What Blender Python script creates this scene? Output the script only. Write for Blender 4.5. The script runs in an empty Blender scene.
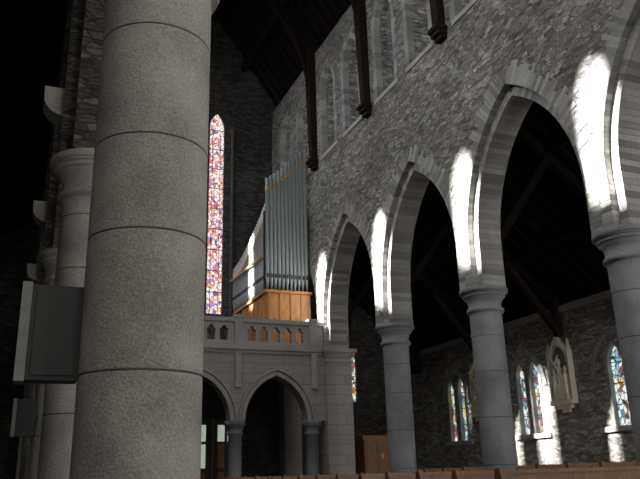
import bpy, bmesh, math, random
from mathutils import Vector, Matrix
from mathutils.geometry import tessellate_polygon
random.seed(4)
E=1.0                      # eye height above floor
S=bpy.context.scene
COL=S.collection

# ---------------------------------------------------------------- materials
def newmat(name):
    m=bpy.data.materials.new(name); m.use_nodes=True
    nt=m.node_tree; b=nt.nodes['Principled BSDF']
    return m,nt,b
def N(nt,t,**k):
    n=nt.nodes.new(t)
    for a,v in k.items(): setattr(n,a,v)
    return n
def ramp(nt,stops,interp='LINEAR'):
    r=N(nt,'ShaderNodeValToRGB'); cr=r.color_ramp; cr.interpolation=interp
    while len(cr.elements)<len(stops): cr.elements.new(0.5)
    for e,(p,c) in zip(cr.elements,stops):
        e.position=p; e.color=(c[0],c[1],c[2],1)
    return r
def rubble(name,stops,scale=(3.9,3.9,12.0),mortar=(0.2,0.2,0.2),bump=0.7):
    m,nt,b=newmat(name); L=nt.links
    g=N(nt,'ShaderNodeNewGeometry')
    nz=N(nt,'ShaderNodeTexNoise'); nz.inputs['Scale'].default_value=1.6; nz.inputs['Detail'].default_value=2
    L.new(g.outputs['Position'],nz.inputs['Vector'])
    ad=N(nt,'ShaderNodeVectorMath',operation='MULTIPLY_ADD'); ad.inputs[1].default_value=(0.3,0.3,0.2)
    L.new(nz.outputs['Color'],ad.inputs[0]); L.new(g.outputs['Position'],ad.inputs[2])
    mp=N(nt,'ShaderNodeVectorMath',operation='MULTIPLY'); mp.inputs[1].default_value=scale
    L.new(ad.outputs[0],mp.inputs[0])
    v=N(nt,'ShaderNodeTexVoronoi',feature='F1'); v.inputs['Scale'].default_value=1
    e=N(nt,'ShaderNodeTexVoronoi',feature='DISTANCE_TO_EDGE'); e.inputs['Scale'].default_value=1
    L.new(mp.outputs[0],v.inputs['Vector']); L.new(mp.outputs[0],e.inputs['Vector'])
    s=N(nt,'ShaderNodeSeparateColor'); L.new(v.outputs['Color'],s.inputs[0])
    r=ramp(nt,stops); L.new(s.outputs[0],r.inputs[0])
    e2=ramp(nt,[(0.0,(0,0,0)),(0.09,(1,1,1))]); L.new(e.outputs['Distance'],e2.inputs[0])
    mx=N(nt,'ShaderNodeMix',data_type='RGBA'); L.new(e2.outputs[0],mx.inputs[0]); mx.inputs[6].default_value=(*mortar,1); L.new(r.outputs[0],mx.inputs[7])
    n2=N(nt,'ShaderNodeTexNoise'); n2.inputs['Scale'].default_value=14; n2.inputs['Detail'].default_value=4
    L.new(g.outputs['Position'],n2.inputs['Vector'])
    r2=ramp(nt,[(0.3,(0.65,0.65,0.65)),(0.7,(1.25,1.25,1.25))]); L.new(n2.outputs['Fac'],r2.inputs[0])
    n3=N(nt,'ShaderNodeTexNoise'); n3.inputs['Scale'].default_value=0.6; n3.inputs['Detail'].default_value=3
    L.new(g.outputs['Position'],n3.inputs['Vector'])
    r3=ramp(nt,[(0.35,(0.72,0.71,0.69)),(0.65,(1.15,1.14,1.12))]); L.new(n3.outputs['Fac'],r3.inputs[0])
    m2=N(nt,'ShaderNodeMix',data_type='RGBA',blend_type='MULTIPLY'); m2.inputs[0].default_value=1
    L.new(mx.outputs[2],m2.inputs[6]); L.new(r2.outputs[0],m2.inputs[7])
    m3=N(nt,'ShaderNodeMix',data_type='RGBA',blend_type='MULTIPLY'); m3.inputs[0].default_value=1
    L.new(m2.outputs[2],m3.inputs[6]); L.new(r3.outputs[0],m3.inputs[7])
    L.new(m3.outputs[2],b.inputs['Base Color']); b.inputs['Roughness'].default_value=0.85
    ml=N(nt,'ShaderNodeMath',operation='MULTIPLY'); L.new(e2.outputs[0],ml.inputs[0]); L.new(s.outputs[1],ml.inputs[1])
    bp=N(nt,'ShaderNodeBump'); bp.inputs['Strength'].default_value=bump; bp.inputs['Distance'].default_value=0.06
    L.new(ml.outputs[0],bp.inputs['Height']); L.new(bp.outputs[0],b.inputs['Normal'])
    return m
def dressed(name,c,var=0.15,rough=0.8,scale=45,bump=0.3,attr=False,stain=1.5):
    m,nt,b=newmat(name); L=nt.links
    g=N(nt,'ShaderNodeNewGeometry')
    n=N(nt,'ShaderNodeTexNoise'); n.inputs['Scale'].default_value=scale; n.inputs['Detail'].default_value=5
    L.new(g.outputs['Position'],n.inputs['Vector'])
    n2=N(nt,'ShaderNodeTexNoise'); n2.inputs['Scale'].default_value=stain; n2.inputs['Detail'].default_value=4
    L.new(g.outputs['Position'],n2.inputs['Vector'])
    a=N(nt,'ShaderNodeMath',operation='ADD'); L.new(n.outputs['Fac'],a.inputs[0]); L.new(n2.outputs['Fac'],a.inputs[1])
    r=ramp(nt,[(0.38,tuple(x*(1-var)/1 for x in c)),(0.62,tuple(min(1,x*(1+var)) for x in c))])
    h=N(nt,'ShaderNodeMath',operation='MULTIPLY'); h.inputs[1].default_value=0.5; L.new(a.outputs[0],h.inputs[0]); L.new(h.outputs[0],r.inputs[0])
    out=r.outputs[0]
    if attr:
        at=N(nt,'ShaderNodeAttribute'); at.attribute_name='bcol'
        mm=N(nt,'ShaderNodeMix',data_type='RGBA',blend_type='MULTIPLY'); mm.inputs[0].default_value=1
        L.new(out,mm.inputs[6]); L.new(at.outputs['Color'],mm.inputs[7]); out=mm.outputs[2]
    L.new(out,b.inputs['Base Color']); b.inputs['Roughness'].default_value=rough
    bp=N(nt,'ShaderNodeBump'); bp.inputs['Strength'].default_value=bump; bp.inputs['Distance'].default_value=0.01
    L.new(n.outputs['Fac'],bp.inputs['Height']); L.new(bp.outputs[0],b.inputs['Normal'])
    return m
def ashlar(name,c1,c2,mortar,bw=0.7,bh=0.32):
    m,nt,b=newmat(name); L=nt.links
    g=N(nt,'ShaderNodeNewGeometry'); sn=N(nt,'ShaderNodeSeparateXYZ'); L.new(g.outputs['True Normal'],sn.inputs[0])
    ab=N(nt,'ShaderNodeMath',operation='ABSOLUTE'); L.new(sn.outputs[0],ab.inputs[0])
    gt=N(nt,'ShaderNodeMath',operation='GREATER_THAN'); gt.inputs[1].default_value=0.6; L.new(ab.outputs[0],gt.inputs[0])
    sp=N(nt,'ShaderNodeSeparateXYZ'); L.new(g.outputs['Position'],sp.inputs[0])
    mx=N(nt,'ShaderNodeMix',data_type='FLOAT'); L.new(gt.outputs[0],mx.inputs[0]); L.new(sp.outputs[0],mx.inputs[2]); L.new(sp.outputs[1],mx.inputs[3])
    cb=N(nt,'ShaderNodeCombineXYZ'); L.new(mx.outputs[0],cb.inputs[0]); L.new(sp.outputs[2],cb.inputs[1])
    br=N(nt,'ShaderNodeTexBrick'); L.new(cb.outputs[0],br.inputs['Vector'])
    br.inputs['Color1'].default_value=(*c1,1); br.inputs['Color2'].default_value=(*c2,1); br.inputs['Mortar'].default_value=(*mortar,1)
    br.inputs['Scale'].default_value=1; br.inputs['Mortar Size'].default_value=0.008; br.inputs['Brick Width'].default_value=bw; br.inputs['Row Height'].default_value=bh
    L.new(br.outputs['Color'],b.inputs['Base Color']); b.inputs['Roughness'].default_value=0.8
    return m
def wood(name,c,rough=0.5,scale=6):
    m,nt,b=newmat(name); L=nt.links
    g=N(nt,'ShaderNodeNewGeometry')
    mp=N(nt,'ShaderNodeVectorMath',operation='MULTIPLY'); mp.inputs[1].default_value=(scale,scale,scale*0.3); L.new(g.outputs['Position'],mp.inputs[0])
    n=N(nt,'ShaderNodeTexNoise'); n.inputs['Scale'].default_value=2; n.inputs['Detail'].default_value=6; n.inputs['Distortion'].default_value=1.5
    L.new(mp.outputs[0],n.inputs['Vector'])
    r=ramp(nt,[(0.3,tuple(x*0.6 for x in c)),(0.7,c)]); L.new(n.outputs['Fac'],r.inputs[0]); L.new(r.outputs[0],b.inputs['Base Color'])
    b.inputs['Roughness'].default_value=rough
    if c[0]<0.05: b.inputs['Specular IOR Level'].default_value=0.1
    return m
def stained(name,stops,scale,strength):
    m,nt,b=newmat(name); L=nt.links
    g=N(nt,'ShaderNodeNewGeometry')
    mp=N(nt,'ShaderNodeVectorMath',operation='MULTIPLY'); mp.inputs[1].default_value=scale; L.new(g.outputs['Position'],mp.inputs[0])
    v=N(nt,'ShaderNodeTexVoronoi',feature='F1'); v.inputs['Scale'].default_value=1
    e=N(nt,'ShaderNodeTexVoronoi',feature='DISTANCE_TO_EDGE'); e.inputs['Scale'].default_value=1
    L.new(mp.outputs[0],v.inputs['Vector']); L.new(mp.outputs[0],e.inputs['Vector'])
    s=N(nt,'ShaderNodeSeparateColor'); L.new(v.outputs['Color'],s.inputs[0])
    r=ramp(nt,stops,'CONSTANT'); L.new(s.outputs[0],r.inputs[0])
    e2=ramp(nt,[(0.02,(0.02,0.02,0.03)),(0.08,(1,1,1))]); L.new(e.outputs['Distance'],e2.inputs[0])
    mm=N(nt,'ShaderNodeMix',data_type='RGBA',blend_type='MULTIPLY'); mm.inputs[0].default_value=1
    L.new(r.outputs[0],mm.inputs[6]); L.new(e2.outputs[0],mm.inputs[7])
    L.new(mm.outputs[2],b.inputs['Emission Color']); b.inputs['Emission Strength'].default_value=strength
    b.inputs['Base Color'].default_value=(0.03,0.03,0.04,1); b.inputs['Roughness'].default_value=0.3
    return m
def plain(name,c,rough=0.6,metal=0,emis=0):
    m,nt,b=newmat(name); L=nt.links
    g=N(nt,'ShaderNodeNewGeometry'); n=N(nt,'ShaderNodeTexNoise'); n.inputs['Scale'].default_value=12
    L.new(g.outputs['Position'],n.inputs['Vector'])
    r=ramp(nt,[(0.3,tuple(x*0.85 for x in c)),(0.7,c)]); L.new(n.outputs['Fac'],r.inputs[0]); L.new(r.outputs[0],b.inputs['Base Color'])
    b.inputs['Roughness'].default_value=rough; b.inputs['Metallic'].default_value=metal
    if emis: L.new(r.outputs[0],b.inputs['Emission Color']); b.inputs['Emission Strength'].default_value=emis
    return m

M_RUB=rubble('rubble_limestone',[(0.0,(0.13,0.121,0.112)),(0.3,(0.25,0.24,0.225)),(0.7,(0.36,0.35,0.33)),(1.0,(0.58,0.57,0.54))],mortar=(0.19,0.182,0.17),scale=(4.4,4.4,13.5))
M_RUBD=rubble('rubble_dark',[(0.0,(0.04,0.037,0.035)),(0.5,(0.08,0.075,0.07)),(1.0,(0.15,0.14,0.13))],mortar=(0.05,0.05,0.05))  # darker stone: backlit shade of the west wall put into the colour
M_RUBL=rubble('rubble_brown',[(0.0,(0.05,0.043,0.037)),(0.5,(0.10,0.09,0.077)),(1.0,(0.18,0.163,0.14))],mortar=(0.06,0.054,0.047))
M_RUBA=rubble('rubble_aisle',[(0.0,(0.17,0.16,0.145)),(0.5,(0.32,0.305,0.28)),(1.0,(0.54,0.52,0.48))],mortar=(0.2,0.19,0.18))
M_VOUS=dressed('voussoir_stone',(0.335,0.327,0.31),attr=True,scale=20)
M_COLL=dressed('column_limestone',(0.40,0.38,0.345),0.32,scale=60,bump=1.0,stain=2.2)
M_COLR=dressed('column_blue_limestone',(0.26,0.27,0.28),0.3)
M_JOINT=plain('mortar_joint',(0.12,0.11,0.10),0.9)
M_ASH=ashlar('gallery_ashlar',(0.36,0.34,0.32),(0.42,0.40,0.38),(0.2,0.19,0.18))
M_DRS=dressed('gallery_dressed_stone',(0.42,0.40,0.38),0.12)
M_SHAFT=dressed('nook_shaft_stone',(0.10,0.095,0.09),0.12)  # kept dark like the backlit west wall, shade put into the colour
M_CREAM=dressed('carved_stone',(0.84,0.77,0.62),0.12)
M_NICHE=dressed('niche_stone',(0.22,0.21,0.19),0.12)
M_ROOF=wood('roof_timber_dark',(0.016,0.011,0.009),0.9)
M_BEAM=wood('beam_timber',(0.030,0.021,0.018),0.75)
M_PEW=wood('pew_oak',(0.38,0.20,0.105),0.35)
M_CASE=wood('organ_case_oak',(0.80,0.37,0.13),0.4,3)
M_CONF=wood('confessional_wood',(0.50,0.24,0.13),0.4)
M_FLOOR=ashlar('floor_tile',(0.20,0.16,0.13),(0.25,0.20,0.17),(0.1,0.1,0.1),0.4,0.4)
M_PIPE=plain('organ_pipe_metal',(0.47,0.53,0.54),0.5,0.1)
M_PIPEW=plain('organ_pipe_pale',(0.62,0.65,0.66),0.5,0.05)
M_GOLD=plain('gilding',(0.75,0.52,0.16),0.35,0.6)
M_BLK=plain('speaker_black',(0.03,0.03,0.03),0.6)
M_LITEDGE=plain('speaker_lit_edge',(0.24,0.24,0.22),0.6)
M_SG1=stained('stained_glass_lancet',[(0,(1.0,0.86,0.86)),(0.24,(0.42,0.28,0.62)),(0.31,(0.85,0.16,0.16)),(0.44,(1.0,0.88,0.82)),(0.6,(0.85,0.45,0.52)),(0.70,(0.2,0.13,0.35)),(0.75,(1.0,0.52,0.24)),(0.86,(1.0,0.94,0.92))],(10,10,8),1.2)
M_SG2=stained('stained_glass_aisle',[(0,(0.75,0.9,0.85)),(0.2,(0.1,0.3,0.4)),(0.32,(0.8,0.85,0.8)),(0.45,(0.25,0.12,0.08)),(0.55,(0.2,0.45,0.7)),(0.68,(0.9,0.9,0.8)),(0.78,(0.5,0.1,0.08)),(0.86,(0.4,0.6,0.5)),(0.93,(0.7,0.5,0.15))],(8,8,6),1.05)
M_DGL=plain('door_glass_daylight',(0.55,0.62,0.52),0.2,0,0.6)

# ---------------------------------------------------------------- mesh helpers
class MB:
    def __init__(s,name,mats):
        s.bm=bmesh.new(); s.name=name; s.mats=mats
        s.col=s.bm.loops.layers.float_color.new('bcol')
    def face(s,vs,mi=0,smooth=False,c=None):
        try: f=s.bm.faces.new(vs)
        except ValueError: return
        f.material_index=mi; f.smooth=smooth
        cc=c if c else (1,1,1,1)
        for l in f.loops: l[s.col]=cc
    def hexa(s,b,t,mi=0,c=None):
        vb=[s.bm.verts.new(p) for p in b]; vt=[s.bm.verts.new(p) for p in t]
        n=len(vb)
        s.face(vb[::-1],mi,c=c); s.face(vt,mi,c=c)
        for i in range(n): s.face([vb[i],vb[(i+1)%n],vt[(i+1)%n],vt[i]],mi,c=c)
    def box(s,x0,x1,y0,y1,z0,z1,mi=0,c=None):
        s.hexa([(x0,y0,z0),(x1,y0,z0),(x1,y1,z0),(x0,y1,z0)],[(x0,y0,z1),(x1,y0,z1),(x1,y1,z1),(x0,y1,z1)],mi,c)
    def beam(s,p0,p1,w,h,mi=0,up=(0,0,1)):
        p0=Vector(p0);p1=Vector(p1);d=(p1-p0).normalized();u=Vector(up)
        sd=d.cross(u)
        if sd.length<1e-3: sd=d.cross(Vector((0,1,0)))
        sd.normalize();u=sd.cross(d).normalized()
        q=[sd*-w/2+u*-h/2,sd*w/2+u*-h/2,sd*w/2+u*h/2,sd*-w/2+u*h/2]
        s.hexa([p0+a for a in q],[p1+a for a in q],mi)
    def lathe(s,cx,cy,prof,seg=40,mi=0,smooth=True,rot=0):
        prev=None
        for k,p in enumerate(prof):
            z,r=p[0],p[1]
            ring=[s.bm.verts.new((cx+r*math.cos(rot+2*math.pi*i/seg),cy+r*math.sin(rot+2*math.pi*i/seg),z)) for i in range(seg)]
            if prev:
                m_=p[2] if len(p)>2 else mi
                for i in range(seg): s.face([prev[i],prev[(i+1)%seg],ring[(i+1)%seg],ring[i]],m_,smooth)
            else: s.face(ring[::-1],mi)
            prev=ring
        s.face(prev,mi)
    def panel(s,plane,w0,w1,outer,holes=(),mi=0):
        """plane 'x': coords (y,z) at x=w ; 'y': coords (x,z) at y=w"""
        loops=[list(outer)]+[list(h) for h in holes]
        tri=tessellate_polygon([[Vector((a,b,0)) for a,b in l] for l in loops])
        flat=[p for l in loops for p in l]
        P=(lambda p,w:(w,p[0],p[1])) if plane=='x' else (lambda p,w:(p[0],w,p[1]))
        A=[s.bm.verts.new(P(p,w0)) for p in flat]; B=[s.bm.verts.new(P(p,w1)) for p in flat]
        for t in tri:
            s.face([A[i] for i in t],mi); s.face([B[i] for i in t[::-1]],mi)
        k=0
        for l in loops:
            n=len(l)
            for i in range(n):
                a=k+i;b=k+(i+1)%n
                s.face([A[a],A[b],B[b],B[a]],mi)
            k+=n
    def arcblocks(s,plane,w0,w1,c,a,sp,stilt,h,Ls,bl=0.27,inn=0.012,mi=0,var=0.3,gap=0.006,umax=1e9):
        R=(a*a+h*h)/(2*a); th=math.atan2(h,R-a)
        P=(lambda u,v,w:(w,u,v)) if plane=='x' else (lambda u,v,w:(u,w,v))
        def q(pts,cc):
            s.hexa([P(u,v,w0) for u,v in pts],[P(u,v,w1) for u,v in pts],mi,cc)
        for sg in (1,-1):
            k=max(1,round(stilt/bl)) if stilt>0.05 else 0
            for i in range(k):
                z0=sp+stilt*i/k+gap;z1=sp+stilt*(i+1)/k
                L=random.uniform(*Ls) ; g=random.uniform(1-var,1+var); o=min(a+L,umax)
                q([(c+sg*(a-inn),z0),(c+sg*o,z0),(c+sg*o,z1),(c+sg*(a-inn),z1)],(g,g,g*0.99,1))
            n=max(3,round(R*th/bl))
            for i in range(n):
                t0=th*i/n+gap/R;t1=th*(i+1)/n
                L=random.uniform(*Ls); g=random.uniform(1-var,1+var)
                pts=[]
                for (rr,t) in ((R-inn,t0),(R+L,t0),(R+L,t1),(R-inn,t1)):
                    u=(a-R)+rr*math.cos(t); u=min(max(u,0.0),umax)
                    pts.append((c+sg*u,sp+stilt+rr*math.sin(t)))
                q(pts,(g,g,g*0.99,1))
    def done(s,recalc=True,parent=None):
        if recalc: bmesh.ops.recalc_face_normals(s.bm,faces=s.bm.faces)
        me=bpy.data.meshes.new(s.name); s.bm.to_mesh(me); s.bm.free()
        for m in s.mats: me.materials.append(m)
        o=bpy.data.objects.new(s.name,me); COL.objects.link(o)
        if parent: o.parent=parent
        return o
def arch_pts(c,a,sp,stilt,h,n=14):
    R=(a*a+h*h)/(2*a); th=math.atan2(h,R-a)
    right=[(c+a,sp)] if stilt>0 else []
    right+=[(c+a-R+R*math.cos(th*i/n),sp+stilt+R*math.sin(th*i/n)) for i in range(n+1)]
    left=[(2*c-u,v) for u,v in right]
    return left+right[::-1][1:]
def lancet(c,w,z0,z1,n=8,k=1.6):
    h=w/2*k*1.2
    return arch_pts(c,w/2,z0,max(0.01,(z1-z0)-h),h,n)
def empty(name,loc=(0,0,0)):
    e=bpy.data.objects.new(name,None); e.empty_display_size=0.2; e.location=loc; COL.objects.link(e); return e

SP=4.03+E; TOP=15.5+E; BAY=4.4; YE=-5.0; YW=27.5
CY=[22.5-BAY*k for k in range(-1,7)]     # 26.9 ... -3.9
MID=[24.7-BAY*k for k in range(0,7)]
R0,R1=9.5,10.4                # right arcade wall faces
L0,L1=0.25,1.15               # left arcade wall faces
LX=0.70                       # left arcade axis
YL=-0.9                       # first column of the left arcade (widened eastern bay)
ARR=[(c,1.95,1.76,2.195) for c in MID]
ARL=[(c,1.95,1.76,2.195) for c in MID[:5]]+[((4.9+YL)/2,2.65,2.46,2.895)]

# ---------------------------------------------------------------- arcade walls
def arcade(name,x0,x1,arches,holes,mats,bl):
    mb=MB(name,mats)
    def outline(k,h,st):
        o=[(YE,SP)]
        for A in sorted(arches): o+=arch_pts(A[0],A[k],SP,st,h)
        o+=[(YW,SP),(YW,9.9+E),(YE,9.9+E)]
        return o
    d=0.15
    mb.panel('x',x0,x0+d,outline(1,3.2,1.0))
    mb.panel('x',x0+d,x1-d,outline(2,2.95,1.0))
    mb.panel('x',x1-d,x1,outline(1,3.2,1.0))
    mb.panel('x',x0,x1,[(YE,9.9+E),(YW,9.9+E),(YW,TOP),(YE,TOP)],holes)
    for c,a,b,um in arches:
        mb.arcblocks('x',x0-0.018,x0+d,c,a,SP,1.0,3.2,(0.2,0.55),bl=bl*0.42,mi=1,var=0.4,umax=um)
        mb.arcblocks('x',x0+d-0.012,x1-d+0.012,c,b,SP,1.0,2.95,(0.18,0.2),bl=bl*0.5,mi=1,var=0.38,inn=0.02)
        mb.arcblocks('x',x1-d,x1+0.015,c,a,SP,1.0,3.2,(0.16,0.3),bl=bl,mi=1,umax=um)
    return mb
# right: wide clerestory embrasures
holesR=[]
for c in MID:
    for o in (-1.0,1.0):
        holesR.append(lancet(c+o,1.15,11.0+E,14.3+E,6,1.2))
mb=arcade('wall_right_arcade',R0,R1,ARR,holesR,[M_RUB,M_VOUS,M_DRS],0.24)
for c in MID:
    for o in (-1.0,1.0):
        mb.arcblocks('x',R0-0.02,R0+0.2,c+o,0.575,11.0+E,3.3-0.828,0.828,(0.12,0.24),bl=0.2,mi=1,var=0.3)
        mb.box(R0-0.04,R0+0.2,c+o-0.75,c+o+0.75,10.85+E,11.0+E,2)
mb.done()
# left : slits through which the sun comes
holesL=[]
AY=[14.70+BAY*k for k in range(-4,3)]; BY=[17.12+BAY*k for k in range(-4,3)]
for y in AY:
    if y<YW-0.6: holesL.append(lancet(y+0.01,0.76,10.64+E,13.85+E,6,1.5))
for y in BY:
    if y<YW-0.6: holesL.append(lancet(y+0.01,0.46,10.74+E,14.05+E,6,1.5))
mb=arcade('wall_left_arcade',L0,L1,ARL,holesL,[M_RUBL,M_RUBL,M_COLL],0.24)
mb.box(L0,L1,YE,YL-0.15,0,SP)
for y in CY[:-2]:   # aisle-side corbels: rounded blocks
    pts=[(L0+0.02,4.62+E),(L0-0.02,4.60+E)]+[(L0-0.26*math.sin(t*math.pi/12),4.86+E-0.26*math.cos(t*math.pi/12)) for t in range(1,7)]+[(L0-0.26,5.0+E),(L0+0.02,5.0+E)]
    mb.panel('y',y-0.17,y+0.17,pts,mi=2)
mb.done()

# clerestory outer glass on the right
for i,c in enumerate(MID):
    for o in (-1.0,1.0):
        w=MB('window_clerestory',[M_SG2,M_BLK])
        w.panel('x',R1-0.08,R1-0.03,lancet(c+o,1.13,11.01+E,14.28+E,6,1.2))
        w.box(R1-0.1,R1-0.08,c+o-0.015,c+o+0.015,11.0+E,14.0+E,1)
        w.done()

# ---------------------------------------------------------------- columns
def column(name,cx,cy,mat,joints,r=0.37,h=SP,k=0.84):
    mb=MB(name,[mat,M_JOINT])
    mb.lathe(cx,cy,[(0,0.62),(0.25,0.62),(0.28,0.58)],8,0,False,math.pi/8)
    p=[(0.28,0.55),(0.34,0.56),(0.40,0.52),(0.43,0.46),(0.48,0.48),(0.53,0.44),(0.56,r+0.01),(0.58,r),(0.6,r)]
    g=0.006
    for j in joints:
        p+=[(j-g-0.03,r),(j-g-0.01,r),(j-g,r-0.001),(j-g+0.001,r-0.006,1),(j+g-0.001,r-0.006,1),(j+g,r-0.001,1),(j+g+0.01,r),(j+g+0.03,r)]
    p+=[(h-0.62,r),(h-0.6,r)]
    p+=[(h-a*k,r+b) for a,b in ((0.68,0),(0.67,0.05),(0.62,0.065),(0.57,0.05),(0.56,0.005),(0.42,0.01),(0.33,0.04),(0.27,0.09),(0.25,0.09),(0.245,0.11),(0.20,0.13),(0.17,0.11),(0.165,0.14),(0.14,0.16))]
    mb.lathe(cx,cy,p,64)
    mb.lathe(cx,cy,[(h-0.14*k,r+0.16),(h-0.10,r+0.19),(h-0.02,r+0.19),(h,r+0.17)],32,0,True)
    return mb.done()
for y in CY[2:]:
    column('arcade_column',9.95,y,M_COLR,[E+a for a in (0.1,1.1,2.1,2.9)])
for y in CY[1:6]:
    if abs(y-4.9)<0.1: column('arcade_column',0.75,4.8,M_COLL,[E+a for a in (-0.2,0.63,1.53,2.2,3.05)],0.395,SP,0.70)
    else: column('arcade_column',LX,y,M_COLL,[E+a for a in (0.0,0.75,1.6,2.5,3.2)])
column('arcade_column',LX,YL,M_COLL,[E+a for a in (0.0,0.75,1.6,2.5,3.2)])
# responds and the stone pier beside the gallery
def pier(name,x0,x1,y0,y1):
    mb=MB(name,[M_ASH,M_DRS])
    mb.box(x0-0.08,x1+0.08,y0-0.08,y1+0.08,0,0.4,1)
    mb.box(x0,x1,y0,y1,0.4,SP-0.45)
    for k,(d,z0,z1) in enumerate(((0.05,0.45,0.38),(0.0,0.38,0.28),(0.05,0.28,0.2),(0.1,0.2,0.13),(0.15,0.13,0.0))):
        mb.box(x0-d,x1+d,y0-d,y1+d,SP-z0,SP-z1,1)
    mb.done()
pier('gallery_pier',9.5,10.42,22.12,22.95)
pier('respond_pier',9.66,10.35,26.7,YW-0.16)
pier('respond_pier',0.3,0.96,26.7,YW-0.16)

# ---------------------------------------------------------------- west wall / gable
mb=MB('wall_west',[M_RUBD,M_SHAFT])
RZ=TOP+7.2
lan=[(7.02,0.64,6.2+E,15.1+E),(5.0,0.64,6.2+E,16.4+E),(2.98,0.64,6.2+E,15.1+E)]
mb.panel('y',YW,YW+0.7,[(L1-0.5,0),(R0+0.5,0),(R0+0.5,TOP),(5.0+0.2,RZ),(5.0-0.2,RZ),(L1-0.5,TOP)],[lancet(c,w,a,b,8,1.9) for c,w,a,b in lan])
wa=(12.96,0.42,2.85+E,4.95+E)
mb.panel('y',YW,YW+0.7,[(R0+0.5,0),(16.6,0),(16.6,5.4+E),(R0+0.5,10.6+E)],[lancet(*wa)])
mb.panel('y',YW,YW+0.7,[(-5.6,0),(L1-0.5,0),(L1-0.5,10.0+E),(-5.6,5.4+E)])
for c,w,a,b in lan:   # nook shafts
    for sg in (-1,1):
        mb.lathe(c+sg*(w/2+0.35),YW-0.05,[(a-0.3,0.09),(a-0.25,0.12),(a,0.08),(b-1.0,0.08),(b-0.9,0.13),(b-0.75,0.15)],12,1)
    mb.box(c-0.8,c+0.8,YW-0.12,YW+0.02,a-0.45,a-0.3,1)
mb.done()
for c,w,a,b in lan+[wa]:
    g=MB('window_west',[M_SG1 if w>0.5 else M_SG2,M_BLK])
    g.panel('y',YW+0.12,YW+0.15,lancet(c,w-0.01,a,b,8,1.9))
    if w>0.5:
        for sg in (-1,1): g.box(c+sg*0.17-0.008,c+sg*0.17+0.008,YW+0.10,YW+0.12,a,b-0.9,1)
    z=a+0.9
    while z<b-0.6:
        g.box(c-w/2,c+w/2,YW+0.09,YW+0.12,z-0.012,z+0.012,1); z+=0.9
    g.done()

# east wall (behind the photographer)
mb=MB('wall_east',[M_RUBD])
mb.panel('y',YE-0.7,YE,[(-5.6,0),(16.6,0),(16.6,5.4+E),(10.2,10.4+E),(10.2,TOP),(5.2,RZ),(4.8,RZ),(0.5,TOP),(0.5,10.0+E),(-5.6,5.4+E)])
mb.done()

# ---------------------------------------------------------------- aisle walls, floor, roofs
AX=16.0
mb=MB('wall_right_aisle',[M_RUBA,M_VOUS,M_DRS])
wins=[]
for c in MID:
    if abs(c-15.9)<0.1: wins.append((16.05,0.62))
    else: wins+= [(c-0.62,0.44),(c+0.10,0.44)]
holes=[lancet(c,w,1.1+E,3.45+E,7,1.7) for c,w in wins]
mb.panel('x',AX,AX+0.6,[(YE,0),(YW,0),(YW,5.0+E),(YE,5.0+E)],holes)
for c,w in wins:
    h=w/2*1.7*1.2
    mb.arcblocks('x',AX-0.02,AX+0.25,c,w/2,1.1+E,2.35-h,h,(0.08,0.13),bl=0.22,mi=1,var=0.15)
for c in MID:
    cc=16.05 if abs(c-15.9)<0.1 else c-0.26
    mb.box(AX-0.08,AX+0.05,cc-0.9,cc+0.9,0.95+E,1.1+E,2)
    mb.arcblocks('x',AX-0.05,AX+0.02,cc,0.85,2.6+E,0.0,1.15,(0.10,0.16),bl=0.22,mi=1,var=0.2)
mb.box(AX-0.1,AX+0.02,YE,YW,4.75+E,4.95+E,2)
mb.done()
for c,w in wins:
    g=MB('window_aisle',[M_SG2,M_BLK])
    g.panel('x',AX+0.14,AX+0.17,lancet(c,w-0.01,1.1+E,3.45+E,7,1.7))
    for z in (1.7,2.3,2.9): g.box(AX+0.11,AX+0.14,c-w/2,c+w/2,z+E-0.012,z+E+0.012,1)
    g.done()
mb=MB('wall_left_aisle',[M_RUBD]); mb.box(-5.9,-5.3,YE,YW,0,5.2+E); mb.done()
mb=MB('floor',[M_FLOOR]); mb.box(-5.9,16.6,YE-0.7,YW+0.7,-0.2,0); mb.done()
def sloped(mb,p0,p1,t,y0,y1,mi=0):
    mb.hexa([(p0[0],y0,p0[1]),(p1[0],y0,p1[1]),(p1[0],y0,p1[1]+t),(p0[0],y0,p0[1]+t)],[(p0[0],y1,p0[1]),(p1[0],y1,p1[1]),(p1[0],y1,p1[1]+t),(p0[0],y1,p0[1]+t)],mi)
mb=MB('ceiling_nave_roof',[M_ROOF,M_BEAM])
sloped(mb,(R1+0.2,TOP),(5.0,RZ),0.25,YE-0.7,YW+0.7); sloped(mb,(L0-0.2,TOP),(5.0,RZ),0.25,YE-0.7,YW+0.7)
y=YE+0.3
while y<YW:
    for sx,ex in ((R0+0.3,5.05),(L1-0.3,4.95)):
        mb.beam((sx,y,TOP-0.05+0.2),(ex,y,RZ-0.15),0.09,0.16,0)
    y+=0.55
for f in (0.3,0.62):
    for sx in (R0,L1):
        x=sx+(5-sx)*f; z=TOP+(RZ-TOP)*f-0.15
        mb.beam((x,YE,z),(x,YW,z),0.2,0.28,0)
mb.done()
mb=MB('ceiling_right_aisle_roof',[M_ROOF,M_BEAM])
sloped(mb,(R1,9.7+E),(AX+0.7,4.85+E),0.2,YE-0.7,YW+0.7)
y=YE+0.3
while y<YW:
    mb.beam((R1,y,9.6+E),(AX+0.05,y,5.25+E),0.08,0.14,0); y+=0.6
for f in (0.35,0.7): 
    x=R1+(AX-R1)*f; z=9.6+E-(9.6-5.2)*f-0.1
    mb.beam((x,YE,z),(x,YW,z),0.16,0.2,0)
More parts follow.
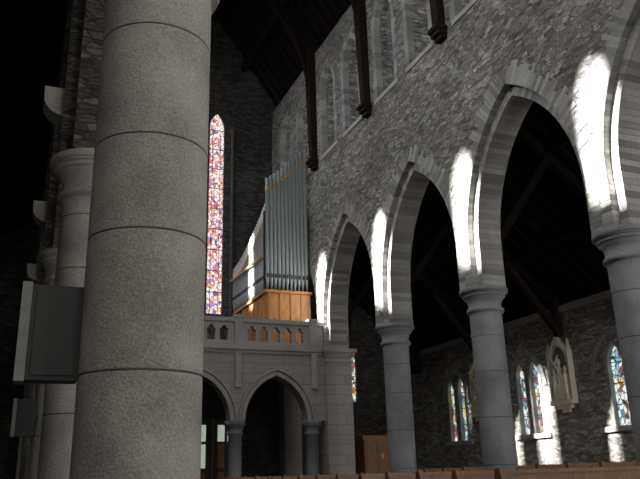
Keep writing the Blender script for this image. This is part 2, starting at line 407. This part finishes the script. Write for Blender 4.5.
for y in CY:
    mb.box(AX-0.25,AX-0.03,y-0.11,y+0.11,4.0+E,5.2+E,1)
    mb.beam((AX-0.15,y,4.15+E),(AX-1.9,y,6.3+E),0.18,0.2,1)
    mb.beam((AX-0.1,y,5.1+E),(R1,y,9.35+E),0.2,0.26,0)
    mb.beam((R1+0.1,y,5.3+E),(R1+2.0,y,7.8+E),0.18,0.2,0)
    mb.box(R1,R1+0.2,y-0.11,y+0.11,4.9+E,9.0+E,0)
mb.done()
mb=MB('ceiling_left_aisle_roof',[M_ROOF])
sloped(mb,(L0,9.5+E),(-5.9,5.1+E),0.2,YE-0.7,YW+0.7); mb.done()

# roof trusses with wall posts on stone corbels
for y in CY[1:]:
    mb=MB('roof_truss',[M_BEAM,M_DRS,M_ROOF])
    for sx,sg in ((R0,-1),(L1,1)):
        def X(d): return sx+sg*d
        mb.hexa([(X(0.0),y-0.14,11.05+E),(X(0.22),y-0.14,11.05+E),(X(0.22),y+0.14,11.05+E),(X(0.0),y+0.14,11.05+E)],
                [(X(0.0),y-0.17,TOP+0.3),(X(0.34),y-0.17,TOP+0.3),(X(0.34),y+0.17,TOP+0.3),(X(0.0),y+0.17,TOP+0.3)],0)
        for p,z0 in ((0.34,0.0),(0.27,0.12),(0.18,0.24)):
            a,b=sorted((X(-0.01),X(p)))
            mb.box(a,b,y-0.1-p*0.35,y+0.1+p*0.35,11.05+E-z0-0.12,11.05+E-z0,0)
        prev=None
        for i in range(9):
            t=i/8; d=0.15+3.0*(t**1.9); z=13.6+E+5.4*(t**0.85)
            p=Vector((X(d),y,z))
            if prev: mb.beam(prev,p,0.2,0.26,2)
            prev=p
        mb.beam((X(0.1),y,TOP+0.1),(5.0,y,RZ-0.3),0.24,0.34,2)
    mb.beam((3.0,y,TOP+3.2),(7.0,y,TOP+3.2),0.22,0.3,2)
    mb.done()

# ---------------------------------------------------------------- organ gallery
GY=22.3; GX=[9.1,6.5,3.9,1.38]; GL=1.12
gal=empty('organ_gallery')
mb=MB('gallery_front',[M_ASH,M_DRS,M_ROOF,M_VOUS])
o=[(GL,1.68+E)]
for c in (2.6,5.2,7.8): o+=arch_pts(c,1.06,1.68+E,0,1.42,12)
o+=[(9.5,1.68+E),(9.5,3.95+E),(GL,3.95+E)]
mb.panel('y',GY,GY+0.5,o,mi=0)
for c in (2.6,5.2,7.8):
    mb.arcblocks('y',GY-0.05,GY+0.12,c,1.06,1.68+E,0,1.42,(0.13,0.13),bl=0.3,inn=0.0,mi=1,gap=0.002)
    mb.arcblocks('y',GY-0.09,GY+0.05,c,1.22,1.68+E,0,1.60,(0.06,0.06),bl=0.3,inn=0.0,mi=1,gap=0.001)
mb.box(GL,9.5,GY-0.06,GY+0.5,3.80+E,3.90+E,1)
mb.box(GL,9.5,GY-0.14,GY+0.5,3.90+E,4.06+E,1)
mb.box(GL,9.5,GY+0.45,YW,3.72+E,4.02+E,2)
# pierced balustrade
hol=[]
for c in (2.6,5.2,7.8):
    n=5
    for i in range(n):
        u=c-1.04+2.08*(i+0.5)/n
        pts=[(u-0.13,4.20+E),(u-0.13,4.48+E)]
        for cx_,cz_,r_,t0,t1 in ((u-0.075,4.52+E,0.075,math.pi*1.15,math.pi*0.45),(u,4.62+E,0.075,math.pi*1.05,-0.05*math.pi),(u+0.075,4.52+E,0.075,math.pi*0.55,-math.pi*0.15)):
            for k in range(5):
                t=t0+(t1-t0)*k/4; pts.append((cx_+r_*math.cos(t),cz_+r_*math.sin(t)))
        pts+=[(u+0.13,4.48+E),(u+0.13,4.20+E)]
        hol.append(pts)
mb.panel('y',GY,GY+0.2,[(GL,4.06+E),(9.5,4.06+E),(9.5,4.82+E),(GL,4.82+E)],hol,1)
mb.box(GL,9.5,GY-0.07,GY+0.27,4.80+E,4.93+E,1)
for x in GX:
    mb.box(x-0.13,x+0.13,GY-0.08,GY+0.28,4.06+E,4.98+E,1)
    mb.box(x-0.17,x+0.17,GY-0.12,GY+0.32,4.93+E,5.02+E,1)
    mb.box(x-0.10,x+0.10,GY-0.11,GY,2.7+E,3.85+E,1)
mb.done(parent=gal)
for x in GX:
    mb=MB('gallery_column',[M_COLR])
    h=1.68+E
    mb.lathe(x,GY+0.25,[(0,0.36),(0.2,0.36),(0.25,0.30),(0.32,0.31),(0.38,0.22),(h-0.42,0.21),(h-0.40,0.25),(h-0.36,0.25),(h-0.34,0.22),(h-0.22,0.25),(h-0.14,0.31),(h-0.12,0.34),(h-0.02,0.34),(h,0.32)],28)
    mb.done(parent=gal)

# ---------------------------------------------------------------- organ
org=empty('pipe_organ')
YO=27.25
mb=MB('organ_case',[M_CASE,M_GOLD])
zc=4.03+E; zt=6.2+E
mb.box(7.78,9.42,23.2,YO,zc,zt)
mb.box(7.70,9.46,23.12,YO,zt-0.1,zt,0)
mb.box(7.72,9.46,23.14,YO,zc,zc+0.2,0)
for i in range(4):
    x=7.85+i*0.4; mb.box(x,x+0.03,23.17,23.2,zc+0.2,zt-0.1)
for i in range(9):
    y=23.3+i*0.45; mb.box(7.75,7.78,y,y+0.04,zc+0.2,zt-0.1)
mb.done(parent=org)
def pipe(mb,x,y,z0,z1,r,fx,fy,mi):
    ft=z0+0.45
    mb.lathe(x,y,[(z0,0.02),(ft,r),(z1-0.55,r),(z1-0.549,r+0.006,2),(z1-0.43,r+0.006,2),(z1-0.429,r,2),(z1,r,mi),(z1,r*0.85,3),(z1-0.08,r*0.8,3)],16,mi)
    a=r*0.5
    if fy: mb.box(x-a,x+a,y-r-0.012,y-r+0.03,ft+0.02,ft+0.16,3)
    else: mb.box(x-r-0.012,x-r+0.03,y-a,y+a,ft+0.02,ft+0.16,3)
mb=MB('organ_pipes_front',[M_PIPE,M_PIPEW,M_GOLD,M_BLK])
n=11
for i in range(n):
    t=i/(n-1); x=7.85+1.49*t
    pipe(mb,x,23.32,zt,10.45+E+1.4*t**1.1,0.064,0,-1,0)
mb.box(7.76,9.44,23.42,23.5,zt,zt+3.0,3)
mb.done(parent=org)
mb=MB('organ_pipes_flank',[M_PIPEW,M_PIPEW,M_GOLD,M_BLK])
n=26
for i in range(n):
    t=i/(n-1); y=23.5+3.65*t
    pipe(mb,7.86-0.12*t,y,zt+0.0,E+8.0+1.5*(1-t)**1.5,0.064,-1,0,0)
for i in range(22):   # inner ranks
    t=i/21; pipe(mb,8.5+0.5*(i%2),23.7+3.3*t,zt,E+7.9+1.2*(1-t),0.08,-1,0,0)
mb.beam((7.74,23.45,zt+1.3),(7.60,YO,zt+1.3),0.04,0.07,2)
mb.done(parent=org)

# ---------------------------------------------------------------- glazed door below the gallery
mb=MB('door_1',[M_CONF,M_DGL,M_SHAFT])
mb.box(6.35,8.05,YW-0.12,YW-0.003,0,3.15,2)
for x in (6.5,7.22,7.60):
    for z0,z1 in ((1.35,2.2),(2.3,2.9)):
        if x<7 or z0>2: mb.box(x,x+0.26,YW-0.14,YW-0.115,z0,z1,1)
        else: mb.box(x,x+0.26,YW-0.14,YW-0.115,z0,z1,0)
    mb.box(x,x+0.26,YW-0.14,YW-0.115,0.2,1.2,0)
mb.box(7.0,7.06,YW-0.16,YW-0.1,0,3.1,0)
mb.done()

# ---------------------------------------------------------------- confessional
mb=MB('confessional',[M_CONF,M_GOLD])
cx,cy=13.0,25.6
mb.box(cx-0.75,cx+0.75,cy-0.4,cy+0.5,0,2.2)
mb.box(cx-0.82,cx+0.82,cy-0.47,cy+0.55,2.2,2.36)
mb.box(cx-0.78,cx+0.78,cy-0.44,cy+0.5,0,0.14)
for i in range(3):
    x=cx-0.72+i*0.5
    mb.box(x,x+0.06,cy-0.44,cy-0.4,0.14,2.2); 
    mb.box(x+0.1,x+0.4,cy-0.42,cy-0.4,0.3,1.0); mb.box(x+0.1,x+0.4,cy-0.42,cy-0.4,1.15,2.0)
mb.box(cx+0.69,cx+0.75,cy-0.44,cy-0.4,0.14,2.2)
mb.box(cx-0.05,cx+0.05,cy-0.445,cy-0.42,1.55,1.7,1)
mb.done()

# ---------------------------------------------------------------- carved stations on the aisle wall
def relief(y):
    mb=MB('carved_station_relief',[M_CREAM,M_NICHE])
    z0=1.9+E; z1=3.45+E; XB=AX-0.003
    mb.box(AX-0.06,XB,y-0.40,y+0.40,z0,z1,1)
    mb.box(AX-0.26,XB,y-0.50,y+0.50,z0-0.02,z0+0.10); mb.box(AX-0.16,XB,y-0.3,y+0.3,z0-0.14,z0-0.02); mb.box(AX-0.1,XB,y-0.16,y+0.16,z0-0.26,z0-0.14)
    for s in (-1,1):
        mb.box(AX-0.2,XB,y+s*0.46-0.035,y+s*0.46+0.035,z0+0.1,z1+0.1)
        mb.lathe(AX-0.1,y+s*0.46,[(z1+0.1,0.07),(z1+0.14,0.075),(z1+0.45,0.01)],6)
    op=arch_pts(y,0.38,z1-0.25,0.05,0.48,6)
    mb.panel('x',AX-0.2,AX-0.05,[(y-0.46,z1-0.3)]+[(y-0.46,z1),(y-0.1,z1+0.45),(y,z1+0.62),(y+0.1,z1+0.45),(y+0.46,z1),(y+0.46,z1-0.3)]+[(y+0.38,z1-0.3)]+op[::-1]+[(y-0.38,z1-0.3)])
    mb.panel('x',AX-0.05,XB,[(y-0.46,z1),(y-0.1,z1+0.45),(y,z1+0.62),(y+0.1,z1+0.45),(y+0.46,z1)],mi=1)
    for dy,h,r in ((-0.25,1.05,0.11),(0.0,1.3,0.115),(0.26,1.0,0.11),(0.12,0.65,0.11),(-0.12,0.75,0.10)):
        b=z0+0.10
        mb.lathe(AX-0.15,y+dy,[(b,r),(b+h*0.4,r*0.72),(b+h*0.62,r*0.8),(b+h*0.76,r*0.8),(b+h*0.81,r*0.35),(b+h*0.84,r*0.45),(b+h*0.92,r*0.6),(b+h,r*0.3)],10)
        mb.beam((AX-0.18,y+dy,b+h*0.7),(AX-0.22,y+dy+0.14,b+h*0.55),0.05,0.05)
    mb.beam((AX-0.22,y-0.3,z0+0.6),(AX-0.2,y+0.3,z1-0.1),0.06,0.06); mb.beam((AX-0.2,y-0.02,z1-0.05),(AX-0.2,y+0.22,z0+1.1),0.05,0.05)
    mb.done()
for y in (14.1,18.25,22.7): relief(y)

# ---------------------------------------------------------------- loudspeakers
def speaker(x,y,z,w,colx,dy=0):
    mb=MB('loudspeaker',[M_BLK,M_LITEDGE])
    h=w/2
    mb.box(x-h+0.02,x+h,y-0.08,y+0.10,z-0.30,z+0.30,0)
    mb.box(x-h-0.02,x-h+0.04,y-0.10,y+0.12,z-0.31,z+0.31,1)  # lit left edge of the box, put in as a lighter strip
    mb.box(x-h+0.07,x+h-0.03,y-0.09,y-0.075,z-0.27,z+0.27,0)
    mb.beam((x+h-0.05,y+0.02,z),(colx,y+dy,z),0.06,0.08,0)
    return mb.done()
speaker(0.18,4.85,0.90+E,0.35,0.36)
speaker(0.19,13.42,1.05+E,0.34,0.42,0.08)

# ---------------------------------------------------------------- pews
def pew_mesh(w,H):
    mb=MB('pew',[M_PEW])
    mb.box(0,w,0.42,0.46,0.35,H-0.03); mb.box(0,w,0.40,0.49,H-0.05,H)
    mb.box(0,w,-0.02,0.42,0.42,0.46); mb.box(0,w,0.36,0.40,0.1,0.42); mb.box(0,w,0.5,0.66,0.78,0.81); mb.box(0,w,0.55,0.72,0.12,0.17)
    for x in (0,w-0.06):
        mb.panel('x',x,x+0.06,[(-0.06,0),(0.52,0),(0.52,0.88),(0.50,0.95),(0.46,H+0.02),(0.40,H+0.02),(0.35,0.90),(0.30,0.72),(0.1,0.66),(-0.04,0.60)])
    return mb
pw={}
def pew(x0,x1,y,H):
    w=round(x1-x0,2)
    if w not in pw:
        o=pew_mesh(w,H).done(); pw[w]=o.data
    else:
        o=bpy.data.objects.new('pew',pw[w]); COL.objects.link(o)
    o.location=(x0,y,0)
y=7.5
while y<21.0:
    pew(5.7,9.1,y,1.0)
    if y>10.5: pew(1.7,4.5,y,0.96)
    pew(11.1,15.2,y,1.09)
    y+=1.0

# ---------------------------------------------------------------- light
sun=bpy.data.lights.new('sun','SUN'); sun.energy=72; sun.angle=math.radians(2.8); sun.color=(1,0.99,0.97)
so=bpy.data.objects.new('sun',sun); COL.objects.link(so)
so.rotation_euler=Vector((1,-0.14,-0.714)).to_track_quat('-Z','Y').to_euler()
def area(name,loc,d,sx,sy,p,c=(1,1,1)):
    l=bpy.data.lights.new(name,'AREA'); l.shape='RECTANGLE'; l.size=sx; l.size_y=sy; l.energy=p; l.color=c
    o=bpy.data.objects.new(name,l); COL.objects.link(o); o.location=loc
    o.rotation_euler=Vector(d).to_track_quat('-Z','Y').to_euler()
for i,c in enumerate(MID):
    area('clerestory_daylight',(1.25,c,12.4+E),(1,0,-0.7),3.0,2.6,150,(0.97,0.98,1.0))
area('left_aisle_fill',(-2.6,YE+0.3,3.4+E),(0.32,1,-0.08),2.2,3.5,140,(1.0,0.96,0.9))  # added area lamp lighting the near columns; east wall has no window
area('right_aisle_fill',(13.2,YE+0.3,3.2+E),(0.12,1,-0.02),3.0,3.0,560,(1.0,0.98,0.95))  # added area lamp brightening the right aisle, no window behind it
area('nave_east_fill',(5.2,YE+0.3,7.0+E),(0.05,1,-0.22),4.0,7.0,360,(1.0,0.98,0.96))  # added area lamp for frontal light on gallery and organ, no window there
w=bpy.data.worlds.new('World'); S.world=w; w.use_nodes=True
nt=w.node_tree; bg=nt.nodes['Background']; bg.inputs[0].default_value=(0.6,0.75,1,1); bg.inputs[1].default_value=1.0

# ---------------------------------------------------------------- camera
f=720.0
Yc=Vector((5-320,-(484-239.5),-f)).normalized()
Zc=Vector((258-320,2207,-f)); Zc=(Zc-Yc*Zc.dot(Yc)).normalized()
Xc=Yc.cross(Zc)
R=Matrix((Xc,Yc,Zc))
cam=bpy.data.cameras.new('camera'); co=bpy.data.objects.new('camera',cam); COL.objects.link(co)
cam.sensor_width=36; cam.lens=36*f/640; cam.clip_start=0.05; cam.clip_end=300
co.matrix_world=Matrix.Translation((0,0,E))@R.to_4x4()
S.camera=co
S.view_settings.view_transform='Standard'; S.view_settings.look='None'; S.view_settings.exposure=0
